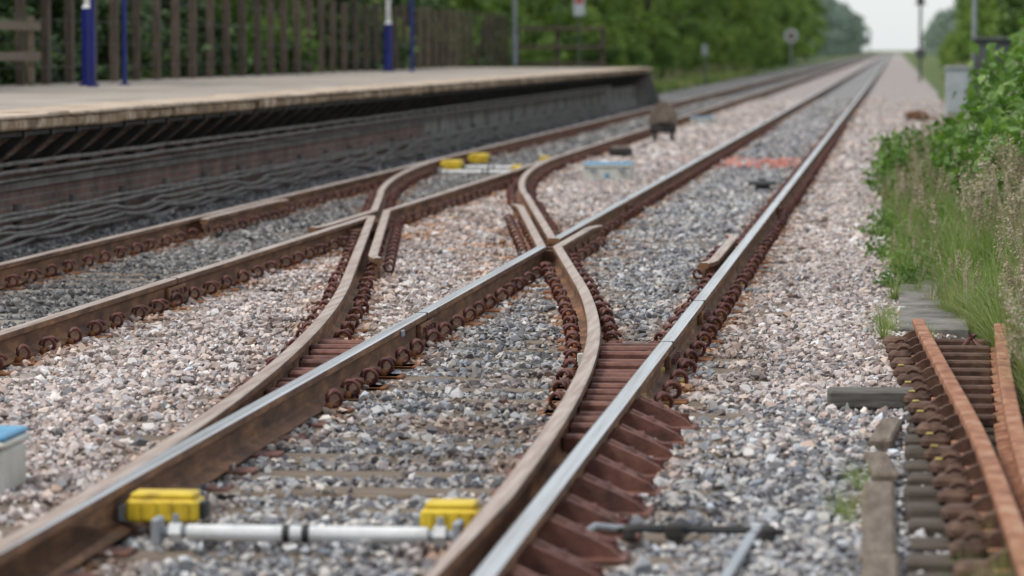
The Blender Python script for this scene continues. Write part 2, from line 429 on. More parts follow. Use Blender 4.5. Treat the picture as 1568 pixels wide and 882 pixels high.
# rods on shoulder, foreground
mb=MB()
mb.tube([(-1.06,12.45,-.14),(-.99,12.72,-.11),(-.86,12.78,-.13)],.012,'grey',8)
mb.tube([(-.92,12.75,-.125),(-.66,12.80,-.13),(-.36,12.78,-.13)],.010,'black',8); mb.tube([(-.9,12.84,-.125),(-.4,12.86,-.13)],.007,'dark',8)
mb.tube([(-.70,12.7,-.14),(-.66,13.2,-.15)],.008,'black',6)
mb.box(-.76,-.69,12.74,12.84,-.16,-.105,'dark',bev=.01); mb.box(-.44,-.39,12.72,12.82,-.16,-.11,'dark',bev=.01); mb.box(-.90,-.86,12.72,12.8,-.16,-.11,'dark',bev=.01)
mb.build('point_rodding')
mb=MB(); mb.box(-.52,-.485,11.0,12.80,-.145,-.13,'grey',rot=-.04,bev=.004); mb.box(-.475,-.435,12.76,12.84,-.16,-.115,'grey',bev=.01); mb.build('rodding_bar')

# equipment boxes
def ebox(xc,yc,w,d,h,name='blue_lidded_equipment_box'):
    mb=MB(); z=-.19
    mb.box(xc-w/2,xc+w/2,yc-d/2,yc+d/2,z,z+h*.80,'cream',bev=.02)
    mb.box(xc-w/2-.012,xc+w/2+.012,yc-d/2-.012,yc+d/2+.012,z+h*.80+.001,z+h*.9,'cream',bev=.01)
    mb.box(xc-w/2-.005,xc+w/2+.005,yc-d/2-.005,yc+d/2+.005,z+h*.9+.001,z+h,'ltblue',bev=.015)
    for k in (-.3,.3): mb.box(xc+w*k-.03,xc+w*k+.03,yc-d/2-.03,yc-d/2-.001,z+h*.6,z+h*.85,'grey')
    mb.box(xc-w*.04,xc+w*.04,yc-d/2-.008,yc-d/2+.004,z+h*.15,z+h*.5,'ltblue')
    return mb.build(name)
ebox(-3.56,47.8,.6,.5,.26); ebox(-3.51,14.0,.5,.4,.25); ebox(-4.2,84,.5,.4,.2)
mb=MB()
mb.box(-4.3,-3.98,57.8,58.4,-.18,-.02,'dark',bev=.02); mb.box(-4.27,-4.01,57.9,58.3,-.021,.01,'hood',bev=.01); mb.build('track_junction_box')
mb=MB()
mb.box(-1.70,-1.38,44.7,45.1,-.10,-.05,'dgrey',bev=.01); mb.box(-1.62,-1.46,44.75,45.05,-.2,-.10,'dark'); mb.box(-1.58,-1.5,44.8,45,-.05,-.02,'dgrey',bev=.01); mb.build('treadle_unit')
mb=MB(); mb.box(.25,.75,88,89.5,-.2,.02,'rust',bev=.03); mb.box(.3,.65,88.2,89.2,.02,.06,'dark',bev=.01); mb.tube([(.2,88,.0),(.5,87.2,.08),(.9,86.9,-.1)],.03,'rust'); mb.build('cable_junction_box')

# ground position signal
mb=MB(); cx,cy=-4.1,68
prof=[(cx-.25,.12),(cx-.25,.30),(cx-.20,.42),(cx-.12,.51),(cx-.04,.56),(cx+.04,.56),(cx+.12,.51),(cx+.20,.42),(cx+.25,.30),(cx+.25,.12)]
mb.prism(prof,'y',cy,cy+.12,'hood')
prof2=[(cx-.23,.08),(cx-.23,.28),(cx-.17,.41),(cx-.08,.50),(cx,.53),(cx+.08,.50),(cx+.17,.41),(cx+.23,.28),(cx+.23,.08)]
mb.prism(prof2,'y',cy+.12,cy+.34,'dark')
mb.box(cx-.23,cx+.23,cy-.04,cy+.24,.0,.17,'dark',bev=.02)
mb.box(cx-.12,cx+.12,cy-.055,cy-.001,.18,.30,'hood',bev=.01)
for s in (-.15,.15):
    for q in (0,.18): mb.box(cx+s-.03,cx+s+.03,cy+q,cy+q+.06,-.22,.0,'dark')
mb.build('ground_position_signal')

# ------------------------------------------------------------------ platform
PX=-6.9; PT=.96; PE=109
E_P=empty('station_platform')
mb=MB()
mb.box(-12.9,PX-.75,0,PE,PT-.25,PT-.004,'asph'); mb.build('surface',E_P)
mb=MB(); y=0; 
while y<PE-.3:
    L=.91; e=random.uniform(-.02,.015); zz=random.uniform(-.006,.006)
    mb.box(PX-.75,PX+e,y+.008,y+L-.008,PT-.035,PT+zz,'coping',bev=.01)
    y+=L
y=0
while y<PE-.3:
    L=1.22; e=random.uniform(-.03,.01)
    mb.box(PX-.6,PX-.02+e,y+.006,y+L-.006,PT-.13+random.uniform(-.008,.008),PT-.037,'copedge',bev=.018)
    y+=L
mb.build('coping_slabs',E_P)
mb=MB(); y=10
while y<PE-1:
    prof=[(PX-.08,PT-.142),(PX-.08,PT-.19),(PX-.44,PT-.50),(PX-.5,PT-.50),(PX-.5,PT-.42),(PX-.20,PT-.20),(PX-.5,PT-.20),(PX-.5,PT-.142)]
    mb.prism(prof,'y',y,y+.09,'dark'); 
    y+=1.02
mb.box(PX-.14,PX-.10,10,PE,PT-.18,PT-.141,'dark')
mb.build('corbel_brackets',E_P)
mb=MB(); mb.box(PX-1.0,PX-.5,-3,60,-.35,PT-.145,'brick'); mb.box(PX-.5,PX-.46,-3,60,.30,.36,'cement'); mb.box(PX-.5,PX-.42,-3,60,-.3,-.02,'brick'); mb.build('brick_facing_wall',E_P)
mb=MB(); mb.box(PX-1.0,PX-.48,60,PE,-.35,PT-.145,'cement'); mb.box(PX-.48,PX-.4,60,PE,-.3,.1,'cement')
y=62
while y<PE: mb.box(PX-.48,PX-.465,y,y+.05,.1,PT-.15,'dark'); y+=2.4
mb.build('rendered_facing_wall',E_P)
mb=MB() # end ramp
vs=[(-12.9,PE,-.3),(PX-.1,PE,-.3),(PX-.1,PE,PT-.01),(-12.9,PE,PT-.01),(-12.9,PE+7,-.3),(PX-.1,PE+7,-.3)]
mb.add(vs,[[0,1,2,3],[1,5,2],[0,3,4],[2,5,4,3],[0,4,5,1]],['cement','dark','dark','concrete','cement']); mb.build('end_ramp',E_P)
# cables on wall, sagging between hooks
mb=MB(); R=random.Random(3)
for i in range(9):
    z=-.10+.045*i if i<6 else .40+.07*(i-6); x=PX-.36+R.uniform(-.03,.04)+(.05 if i<4 else 0); am=R.uniform(.01,.05) if i<6 else .006; ph=R.uniform(0,3)
    pts=[]; yy=14.0; sag=am; last=-1
    while yy<98:
        k=int((yy+ph)//2.2)
        if k!=last: sag=am*R.uniform(.3,1.6); last=k
        fr=((yy+ph)%2.2)/2.2
        pts.append((x+.008*math.sin(yy*1.9+ph), yy, z-sag*4*fr*(1-fr)+R.uniform(-.002,.002))); yy+=.275
    mb.tube(pts,R.uniform(.012,.022),'cable',6)
for y in np.arange(14,96,2.2): mb.box(PX-.46,PX-.38,y,y+.015,-.08,.18,'cement'); 
mb.build('trackside_cables',None,True)

# platform fence
mb=MB(); FX=-12.55; y=42; R=random.Random(5)
while y<124.5:
    mb.box(FX-.065,FX+.065,y-.065,y+.065,PT-.6,PT+1.62+R.uniform(-.05,.05),'fpost',rot=R.uniform(-.1,.1),bev=.01)
    y+=1.75+R.uniform(-.12,.12)
for z in (.25,.6,.95,1.3): 
    mb.tube([(FX+.075,42,PT+z),(FX+.075,124,PT+z)],.004,'wire',4)
mb.build('post_and_wire_fence')
mb=MB()
for x in (-12.3,-11.0,-9.5): mb.box(x-.07,x+.07,124.8,124.95,-.2,2.25,'fpost')
for z in (2.15,1.55,1.0): mb.box(-12.4,-9.4,124.70,124.79,z-.06,z+.06,'fpost')
mb.build('timber_rail_fence')
mb=MB()
for z in (PT+.42,PT+.85): mb.box(-12.3,-12.24,40,54.4,z-.06,z+.06,'timber')
for y in (44,49,54.2): mb.box(-12.38,-12.30,y-.05,y+.05,PT,PT+1.0,'timber')
mb.build('wooden_bench_rail')

def lamp_post(x,y,z,h=5.2,blue=True):
    mb=MB()
    if blue:
        mb.tube([(x,y,z),(x,y,z+.04)],.14,'blue',16); mb.tube([(x,y,z+.04),(x,y,z+1.1)],.095,'blue',16); mb.tube([(x,y,z+1.1),(x,y,z+1.16)],[.095,.055],'white',16)
        mb.box(x+.06,x+.1,y-.04,y+.04,z+.3,z+.8,'blue')
        mb.tube([(x,y,z+1.16),(x,y,z+h)],[.055,.04],'white',12)
    else:
        mb.tube([(x,y,z),(x,y,z+1.0)],.10,'grey',14); mb.tube([(x,y,z+1.0),(x,y,z+h)],[.075,.05],'grey',12)
    mb.tube([(x,y,z+h),(x+.3,y,z+h+.12),(x+.7,y,z+h+.15)],.03,'grey',8)
    mb.box(x+.55,x+1.1,y-.12,y+.12,z+h+.09,z+h+.2,'grey',bev=.03)
    mb.build('lamp_post')
lamp_post(-11.42,53.8,PT); lamp_post(-11.65,88,PT); lamp_post(-12.2,123,PT,blue=False)
mb=MB()
for x,y in ((-11.06,52.4),(-11.12,54.9)):
    mb.tube([(x,y,PT),(x,y,PT+2.6)],.035,'blue',12); mb.tube([(x,y,PT),(x,y,PT+.02)],.09,'blue',12)
mb.box(-11.13,-11.07,52.5,54.8,PT+1.75,PT+2.45,'white',bev=.01); mb.box(-11.069,-11.062,52.55,54.75,PT+1.85,PT+2.0,'blue'); mb.build('station_name_board')
mb=MB(); x,y=-11.1,88; mb.tube([(x,y,PT),(x,y,PT+2.7)],.04,'blue',12); mb.tube([(x,y,PT),(x,y,PT+.02)],.09,'blue',12); mb.box(x-.3,x+.3,y-.05,y-.042,PT+2.0,PT+2.6,'white'); mb.build('platform_sign')
mb=MB(); x,y=-10.15,123.5
mb.tube([(x,y,-.2),(x,y,3.3)],.03,'dgrey',10); mb.box(x-.18,x+.18,y-.06,y-.045,2.55,3.3,'lgrey',bev=.004); mb.box(x-.12,x+.12,y-.066,y-.061,2.95,3.12,'red'); mb.build('warning_sign')
mb=MB(); x,y=-8.4,310
mb.tube([(x,y,-.3),(x,y,3.0)],.06,'grey',10); mb.tube([(x,y-.06,2.55),(x,y-.10,2.55)],.55,'lgrey',24); mb.tube([(x,y-.101,2.55),(x,y-.11,2.55)],.36,'hood',24); mb.build('speed_limit_sign')
mb=MB(); x,y=-9.0,182
mb.tube([(x,y,-.3),(x,y,1.6)],.05,'dgrey',10); mb.box(x-.14,x+.14,y-.08,y-.06,1.2,1.7,'grey'); mb.build('track_marker_post')
mb=MB(); x,y=1.25,200
mb.tube([(x,y,-.3),(x,y,4.4)],.07,'dgrey',10); mb.box(x-.3,x+.3,y-.05,y+.05,3.75,3.85,'dgrey'); mb.box(x-.2,x+.2,y-.1,y+.1,3.85,4.3,'dgrey',bev=.03); mb.box(x-.25,x+.25,y-.2,y+.2,1.0,1.5,'dgrey',bev=.03); mb.build('signal_post')
m,nt,b,out=new_mat('green_signal_lamp'); b.inputs['Base Color'].default_value=(0,.3,.25,1); b.inputs['Emission Color'].default_value=(.1,1,.8,1); b.inputs['Emission Strength'].default_value=.5; M['glamp']=m
mb=MB(); x,y=-7.8,1150
mb.tube([(x,y,-.3),(x,y,6)],.12,'dgrey',8); mb.box(x-.4,x+.4,y-.1,y+.3,5,7.2,'dgrey',bev=.05); mb.tube([(x,y-.12,6.2),(x,y-.2,6.2)],.22,'glamp',12); mb.build('railway_signal')

# cabinets right
mb=MB(); mb.box(1.18,1.75,91.6,92.2,-.2,1.02,'lgrey',bev=.02); mb.box(1.14,1.79,91.55,92.25,1.02,1.07,'lgrey',bev=.01); mb.box(1.22,1.71,91.57,91.598,-.05,.95,'lgrey',bev=.006); mb.box(1.64,1.68,91.54,91.57,.4,.55,'dark'); mb.build('signalling_cabinet')
mb=MB(); mb.box(1.85,2.75,92.5,93.4,-.2,1.68,'dgrey',bev=.03); mb.box(1.8,2.8,92.42,93.5,1.68,1.76,'dgrey',bev=.02); mb.box(1.9,2.28,92.47,92.499,0,1.55,'dgrey',bev=.005); mb.box(2.32,2.7,92.47,92.499,0,1.55,'dgrey',bev=.005); mb.build('relay_cabinet')
mb=MB(); mb.tube([(1.92,95.5,-.3),(1.92,95.5,5.5)],[.07,.05],'grey',10); mb.box(1.75,2.1,95.35,95.45,3.0,3.4,'grey'); mb.build('steel_pole')

# ------------------------------------------------------------------ stored rusty rails panel right
def interp(pts):
    ys=[p[1] for p in pts][::-1]; xs=[p[0] for p in pts][::-1]
    return lambda y: float(np.interp(y,ys,xs))
def smooth(f,w=1.2): return lambda y: sum(f(y+w*k/4) for k in range(-4,5))/9
A=smooth(interp([(.10,22),(.125,20.9),(.21,18.2),(.33,14.6),(.385,11),(.40,8)]))
B=smooth(interp([(.59,22),(.56,20.6),(.50,17.5),(.465,14.6),(.475,11),(.485,8)]))
E_S=empty('rusty_track_panel')
mb=MB(); rail(mb,A,8,20.9,.4,'orange',z=.02,sc=.9,side='orange'); rail(mb,B,8,20.6,.4,'orange',z=.02,sc=.9,side='orange',umin=lambda y,f:-(B(y)-A(y))/2/.9+.002 if f else -9); mb.build('rusty_rails',E_S)
mb=MB(); y=8.3
while y<21:
    mb.box(.06-.03*random.random(),.85,y-.10,y+.10,-.24,-.125+random.uniform(-.006,.004),'dtimber',bev=.012,rot=random.uniform(-.05,.05))
    for x,s in ((A(y),-1),(B(y),1)):
        mb.box(min(x+s*.07,x+s*.19),max(x+s*.07,x+s*.19),y-.07,y+.07,-.13,-.07,'pchair',bev=.02,rot=random.uniform(-.12,.12))
        mb.prism([(x+s*.012,-.09),(x+s*.012,-.03),(x+s*.05,-.04),(x+s*.12,-.09)],'y',y-.03,y+.03,'pchair')
        if random.random()<.6:
            v,f=tmpl[s]; mb.add([(x+s*.055+p[0],y+p[1]+.02,p[2]+.03) for p in v],f,'pchair')
    if B(y)-A(y)>.2: mb.box(A(y)+.05,B(y)-.05,y-.05,y+.05,-.13,-.08,'pchair',bev=.01)
    x=A(y)
    if 13.5<y<19.5 and random.random()<.8: mb.box(x-.17,x-.14,y-.04,y-.01,-.068,-.060,'dullyellow',bev=.003)
    y+=.48
mb.tube([(.36,20.4,-.10),(.40,20.45,-.05),(.43,20.45,-.03)],.012,'clip',6); mb.tube([(.46,20.4,-.10),(.42,20.45,-.06),(.40,20.45,-.03)],.012,'clip',6)
mb.build('timbers_and_chairs',E_S)
mb=MB(); mb.box(-.30,.10,17.4,17.62,-.15,-.065,'offcut',bev=.01,rot=.05); mb.build('timber_offcut')
mb=MB(); mb.box(-.10,.02,9.5,12.2,-.24,-.12,'plank',bev=.015,rot=-.004); mb.box(-.11,.01,12.24,14.3,-.24,-.125,'plank',bev=.015,rot=.003); mb.box(-.1,.0,14.6,15.4,-.22,-.13,'plank',bev=.01,rot=.06); mb.box(-.08,.015,15.7,16.6,-.22,-.11,'plank',bev=.01,rot=-.05); mb.build('timber_baulk')
mb=MB(); y=22.3
while y<60:
    mb.box(.03,.43,y+.008,y+.98,-.2,-.135+random.uniform(-.008,.008),'concrete',bev=.008,rot=random.uniform(-.02,.02)); y+=1.0
mb.build('cable_trough_lids')

# ------------------------------------------------------------------ ground sheets
def sheet(name,x0,x1,y0,y1,z,mat):
    mb=MB(); mb.add([(x0,y0,z),(x1,y0,z),(x1,y1,z),(x0,y1,z)],[[0,1,2,3]],mat)
    return mb.build(name)
sheet('ground',-2500,2500,-300,4000,-.26,'grass_ground')
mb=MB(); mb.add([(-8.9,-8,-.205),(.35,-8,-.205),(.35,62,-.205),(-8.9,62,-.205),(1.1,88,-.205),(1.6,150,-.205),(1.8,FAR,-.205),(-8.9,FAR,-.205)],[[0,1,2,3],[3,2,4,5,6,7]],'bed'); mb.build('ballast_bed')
mb=MB(); prof=[(-40,-.25),(-40,4.5),(-26,4.5),(-19,1.0),(-16,-.25)]; mb.prism(prof,'y',20,600,'grass_ground'); mb.build('embankment')

# ------------------------------------------------------------------ scatter
def scatter(name,P,rot,sc,objs,colr=None,realize=False):
    colx=bpy.data.collections.new(name+'_source')
    for o in objs: colx.objects.link(o)
    me=bpy.data.meshes.new(name); n=len(P); me.vertices.add(n); me.vertices.foreach_set('co',P.astype(np.float32).ravel())
    a=me.attributes.new('rot','FLOAT_VECTOR','POINT'); a.data.foreach_set('vector',rot.astype(np.float32).ravel())
    a=me.attributes.new('sc','FLOAT_VECTOR','POINT'); a.data.foreach_set('vector',sc.astype(np.float32).ravel())
    if colr is not None:
        a=me.attributes.new('col','FLOAT_COLOR','POINT'); c4=np.ones((n,4),np.float32); c4[:,:3]=colr; a.data.foreach_set('color',c4.ravel())
    o=bpy.data.objects.new(name,me); COL.objects.link(o)
    ng=bpy.data.node_groups.new(name+'_nodes','GeometryNodeTree')
    ng.interface.new_socket('Geometry',in_out='INPUT',socket_type='NodeSocketGeometry'); ng.interface.new_socket('Geometry',in_out='OUTPUT',socket_type='NodeSocketGeometry')
    gi=ng.nodes.new('NodeGroupInput'); go=ng.nodes.new('NodeGroupOutput')
    ci=ng.nodes.new('GeometryNodeCollectionInfo'); ci.inputs['Collection'].default_value=colx
    ci.inputs['Separate Children'].default_value=True; ci.inputs['Reset Children'].default_value=True
    ip=ng.nodes.new('GeometryNodeInstanceOnPoints'); ip.inputs['Pick Instance'].default_value=True
    r=ng.nodes.new('GeometryNodeInputNamedAttribute'); r.data_type='FLOAT_VECTOR'; r.inputs['Name'].default_value='rot'
    s=ng.nodes.new('GeometryNodeInputNamedAttribute'); s.data_type='FLOAT_VECTOR'; s.inputs['Name'].default_value='sc'
    L=ng.links.new
    L(gi.outputs[0],ip.inputs['Points']); L(ci.outputs[0],ip.inputs['Instance']); L(r.outputs[0],ip.inputs['Rotation']); L(s.outputs[0],ip.inputs['Scale'])
    if realize:
        rz=ng.nodes.new('GeometryNodeRealizeInstances'); L(ip.outputs[0],rz.inputs[0]); L(rz.outputs[0],go.inputs[0])
    else: L(ip.outputs[0],go.inputs[0])
    md=o.modifiers.new('scatter','NODES'); md.node_group=ng
    return o
def stones():
    res=[]
    for i in range(9):
        bm=bmesh.new(); rr=random.Random(i)
        for k in range(12):
            v=Vector((rr.gauss(0,1),rr.gauss(0,1),rr.gauss(0,1))).normalized()*rr.uniform(.75,1.0)
            bm.verts.new((v.x*rr.uniform(.8,1.1),v.y*.8,v.z*.66))
        g=bmesh.ops.convex_hull(bm,input=bm.verts)
        bmesh.ops.delete(bm,geom=[v for v in bm.verts if not v.link_faces],context='VERTS')
        me=bpy.data.meshes.new('ballast_stone'); bm.to_mesh(me); bm.free(); me.materials.append(M['stone'])
        res.append(bpy.data.objects.new('ballast_stone',me))
    return res
def snoise(X,Y,f,seed):
    r=np.random.default_rng(seed); v=0
    for i in range(7):
        a=r.uniform(0,6.28); k=f*r.uniform(.6,1.8); v=v+np.sin(k*(X*np.cos(a)+Y*np.sin(a))+r.uniform(0,6.28)+.8*np.sin(k*.7*(X*np.sin(a)-Y*np.cos(a))+i))
    return v/3.2
def st(v,a,w): return np.clip((v-a)/w,0,1)
def rampn(t,stops):
    p=[s[0] for s in stops]; return np.stack([np.interp(t,p,[s[1][k] for s in stops]) for k in range(3)],1)
def stone_color(X,Y):
    n=len(X); t=RNG.random(n); nz=snoise(X,Y,2.2,1)
    Xn=X+nz*.12
    right=st(Xn,-1.05,.15)*st(Y+nz*1.5,13.5,5.)
    six=st(Xn,-4.75,.2)*(1-st(Xn,-2.75,.15))
    pk=np.maximum(right,six)*(1-.15*st(Y,60,80))
    isp=(RNG.random(n)<pk*.93)[:,None]
    lf=(RNG.random(n)<(1-st(Xn,-4.75,.2)))[:,None]
    g,k,d=rampn(t,GREY),rampn(t,PINK),rampn(t,DARK)
    j=RNG.normal(0,.05,(n,1)); g=g*(1+j*np.array([[1,.1,-1]])); k=k*(1+j*np.array([[1,0,-1]]))
    c=np.where(isp,k,np.where(lf,d,g))
    yy=np.arange(8,56,.2); xl=np.interp(Y,yy,[xL(q) for q in yy]); xr=np.interp(Y,yy,[xR(q) for q in yy])
    dist=np.min(np.stack([np.abs(X-RR),np.abs(X-RL),np.abs(X-LR),np.abs(X-LL),np.where(Y<54,np.abs(X-xl),9),np.where(Y<54,np.abs(X-xr),9)]),0)
    n2=snoise(X,Y,5.0,2)
    s=np.clip(1-dist/.34,0,1)*np.clip(n2*1.6+.65,0,1.3)
    for cx,cy,rx,ry in ((-2.6,30.5,.8,6.),(-4.5,34,.8,6.),(-3.4,33.5,.7,4),(-1.9,17,.5,3)):
        q=np.clip(1-((X-cx)/rx)**2-((Y-cy)/ry)**2,0,1); s=np.maximum(s,q*np.clip(n2*1.8+.1,0,1)*(.5 if cy==17 else 1))
    s=np.clip(s*RNG.uniform(.3,1.2,n),0,.85)[:,None]
    lum=c.mean(1,keepdims=True)
    c=c*(1-s)+s*(np.array([[.32,.15,.06]])*(.35+2.0*lum))
    a=np.clip(np.clip(1-np.abs(Y-55.5)/2.8,0,1)*np.clip(1-np.abs(X+1.9)/.72,0,1)*6,0,1)*np.clip(n2*1.5+.8,0,1)*.85
    a=np.maximum(a,np.clip(1-np.abs(Y-57)/1.2,0,1)*np.clip(1-np.abs(X+3.2)/.5,0,1)*.3)
    a=a[:,None]; c=c*(1-a)+a*np.array([[.62,.20,.14]])
    c*=(1-.22*np.clip(snoise(X,Y,1.3,3),0,1))[:,None]
    return np.clip(c,.01,.85)
def stone_points(x0,x1,y0,y1,dens,s0,s1,rejw):
    n=int((x1-x0)*(y1-y0)*dens)
    X=RNG.uniform(x0,x1,n); Y=RNG.uniform(y0,y1,n)
    keep=(X>-.235*Y-1.0)&(X<.034*Y+.4)
    X=X[keep]; Y=Y[keep]; n=len(X)
    S=np.exp(RNG.normal(math.log((s0+s1)/2),.34,n)).clip(s0*.5,s1*1.8)
    Z=-.192+.012*np.sin(X*3.1+Y*.8)*np.sin(Y*1.9)+RNG.uniform(-.006,.024,n)
    pile=np.exp(-((X+3.65)/.5)**2)+np.exp(-((X+.35)/.35)**2)
    Z+=.022*pile
    rem=np.zeros(n,bool); rnd=RNG.random(n)
    order=np.argsort(Y); Ys=Y[order]
    for (a,b,c,d) in rects:
        i0=np.searchsorted(Ys,c+.01); i1=np.searchsorted(Ys,d-.01); idx=order[i0:i1]
        if len(idx)==0: continue
        ins=(X[idx]>a+.02)&(X[idx]<b-.02)
        cov=(.80+.20*np.sin(X[idx]*2.3+Y[idx]*1.7))
        rem[idx[ins&(rnd[idx]<cov)]]=True
        Z[idx[ins]]+=.02
    for xf,ya in ((RR,0),(RL,10),(LR,0),(LL,0)):
        rem|=(np.abs(X-xf)<.075)&(Y>ya)
    yy=np.arange(8,56,.2); xl=np.interp(Y,yy,[xL(q) for q in yy]); xr=np.interp(Y,yy,[xR(q) for q in yy])
    rem|=(np.abs(X-xl)<.075)&(Y<54); rem|=(np.abs(X-xr)<.075)&(Y<54)
    rem|=(X>xl)&(X<RL)&(Y<19.5); rem|=(X>xr)&(X<RR)&(Y<19.5)
    edge=np.interp(Y,[8,21,26,43,60,90,130],[.0,.05,.02,-.05,.3,1.0,1.5])
    rem|=(X>edge)&(RNG.random(n)<np.clip((X-edge)/.35,0,1))
    rem|=(X<PX-.35)&(X>-20)&(Y<PE)
    k=~rem
    P=np.stack([X,Y,Z],1)[k]; n=len(P); S=S[k]
    rot=RNG.uniform(0,6.28,(n,3)); rot[:,:2]=RNG.normal(0,.5,(n,2))
    return P,rot,np.repeat(S[:,None],3,1)
p1=stone_points(-8,.9,8.8,32,1250,.0175,.028,0)
p1b=stone_points(-8,.9,32,52,850,.021,.033,0)
p2=stone_points(-8.6,1.6,52,125,170,.038,.056,0)
P,Rr,Sc=[np.concatenate([a,b,c]) for a,b,c in zip(p1,p1b,p2)]
scatter('gravel',P,Rr,Sc,stones(),stone_color(P[:,0],P[:,1]),True)

# ------------------------------------------------------------------ foliage meshes
def leaf_arrays(P,size,rng,droop=0.0,aspect=.32):
    n=len(P); t=rng.normal(size=(n,3)); t[:,2]-=droop; t/=np.linalg.norm(t,axis=1)[:,None]
    q=rng.normal(size=(n,3)); b=np.cross(t,q); b/=np.linalg.norm(b,axis=1)[:,None]; nn=np.cross(t,b)
    s=(size*rng.uniform(.6,1.3,n))[:,None]
    v=np.stack([P,P+t*s*.5+b*s*aspect+nn*s*.08,P+t*s,P+t*s*.5-b*s*aspect+nn*s*.08],1).reshape(-1,3)
    return v,np.arange(4*n).reshape(n,4)
def cloud(mb,P,size,rng,mat,droop=0,aspect=.32):
    v,f=leaf_arrays(P,size,rng,droop,aspect); mb.add(v.tolist(),f.tolist(),mat)
def mesh_only(mb,name):
    me=bpy.data.meshes.new(name); me.from_pydata(mb.v,[],mb.f)
    for k in mb.mats: me.materials.append(M[k])
    me.polygons.foreach_set('material_index',mb.m); me.update(); return me
def make_tree(seed,h,R,leaf,lm,nc=55,per=150,base=.06,cr=.95):
    rng=np.random.default_rng(seed); mb=MB()
    top=h*.8; bend=rng.normal(0,.3,2)
    mb.tube([(0,0,-.3),(bend[0]*.3,bend[1]*.3,h*.3),(bend[0],bend[1],h*.6),(bend[0]*1.2,bend[1],top)],[h*.022,h*.017,h*.01,h*.004],'bark',8)
    C=[]
    for i in range(nc):
        z=h*(base+(1-base)*rng.random()**.85*.96); u=z/h
        prof=R*(math.sin(math.pi*min(1,(u*.82+.16)))**.6)
        a=rng.uniform(0,6.28); r=prof*rng.uniform(.35,1.0)
        C.append((r*math.cos(a),r*math.sin(a),z))
        if i%4==0: mb.tube([(bend[0]*u,bend[1]*u,z*.6),(C[-1][0]*.5,C[-1][1]*.5,z*.85),C[-1]],[h*.007,h*.004,h*.0015],'bark',5)
    C=np.array(C); c=np.repeat(C,per,0); d=rng.normal(size=c.shape); d/=np.linalg.norm(d,axis=1)[:,None]
    rad=np.repeat(rng.uniform(.55,1.15,nc)*cr,per)*rng.random(len(c))**.4
    P=c+d*rad[:,None]*np.array([1,1,.75]); P=P[P[:,2]>0.02]
    cloud(mb,P,leaf,rng,lm,.5)
    return mesh_only(mb,'tree_mesh')
trees=[make_tree(i,12,3.4,.34,'leaf',50,110) for i in range(3)]
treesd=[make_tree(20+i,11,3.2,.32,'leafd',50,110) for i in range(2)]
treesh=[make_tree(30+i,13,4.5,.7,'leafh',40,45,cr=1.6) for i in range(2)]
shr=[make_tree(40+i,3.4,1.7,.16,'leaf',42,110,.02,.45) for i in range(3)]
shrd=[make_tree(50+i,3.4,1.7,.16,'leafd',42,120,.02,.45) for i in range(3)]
R=random.Random(21)
def place(me,name,x,y,s,parent=None,z=-.25,sz=1):
    o=bpy.data.objects.new(name,me); o.location=(x,y,z); o.rotation_euler=(0,0,R.uniform(0,6.28)); o.scale=(s,s,s*sz)
    COL.objects.link(o)
    if parent: o.parent=parent
    return o
T_L=empty('treeline'); T_R=empty('treeline'); T_F=empty('distant_treeline'); H_L=empty('hedgerow'); H_R=empty('hedgerow')
y=42
while y<140:
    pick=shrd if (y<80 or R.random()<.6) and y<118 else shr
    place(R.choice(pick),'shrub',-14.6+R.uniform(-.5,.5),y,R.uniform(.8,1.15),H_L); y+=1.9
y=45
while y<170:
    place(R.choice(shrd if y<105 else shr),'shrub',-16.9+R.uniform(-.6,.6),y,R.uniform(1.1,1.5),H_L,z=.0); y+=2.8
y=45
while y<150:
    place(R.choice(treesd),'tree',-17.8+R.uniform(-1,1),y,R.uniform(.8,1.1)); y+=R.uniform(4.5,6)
y=128
while y<420:
    place(R.choice(shr),'shrub',-12.6+R.uniform(-1.4,.9),y,R.uniform(.5,1.05),H_L); y+=3.2
y=140
while y<520:
    place(R.choice(trees),'tree',-15.5+R.uniform(-2,1.5),y,R.uniform(.75,1.2),T_L); y+=R.uniform(5,8)
y=150
while y<520:
    place(R.choice(trees),'tree',-20+R.uniform(-2,1.5),y,R.uniform(1.0,1.3),T_L); y+=R.uniform(8,11)
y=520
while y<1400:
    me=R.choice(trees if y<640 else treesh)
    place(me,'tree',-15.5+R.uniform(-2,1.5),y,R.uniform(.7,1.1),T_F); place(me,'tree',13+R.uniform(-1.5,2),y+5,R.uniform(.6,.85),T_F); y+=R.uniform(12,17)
# right side
y=118
while y<520:
    place(R.choice(trees),'tree',10.5+R.uniform(-1.5,2),y,R.uniform(.65,.9),T_R); y+=R.uniform(6,9)
y=100
while y<420:
    place(R.choice(shr),'shrub',6.5+R.uniform(-1.3,1.3),y,R.uniform(.55,1.0),H_R); y+=3.2
y=62
while y<130:
    place(R.choice(shr),'shrub',4.8+R.uniform(-.5,.9),y,R.uniform(.7,.95),H_R); y+=2.4
for x,y,s in ((3.9,97,1.2),(3.9,86,.8),(4.4,100,1.5),(3.6,72,.85),(3.3,66,.7)): place(R.choice(shr),'shrub',x,y,s,H_R)

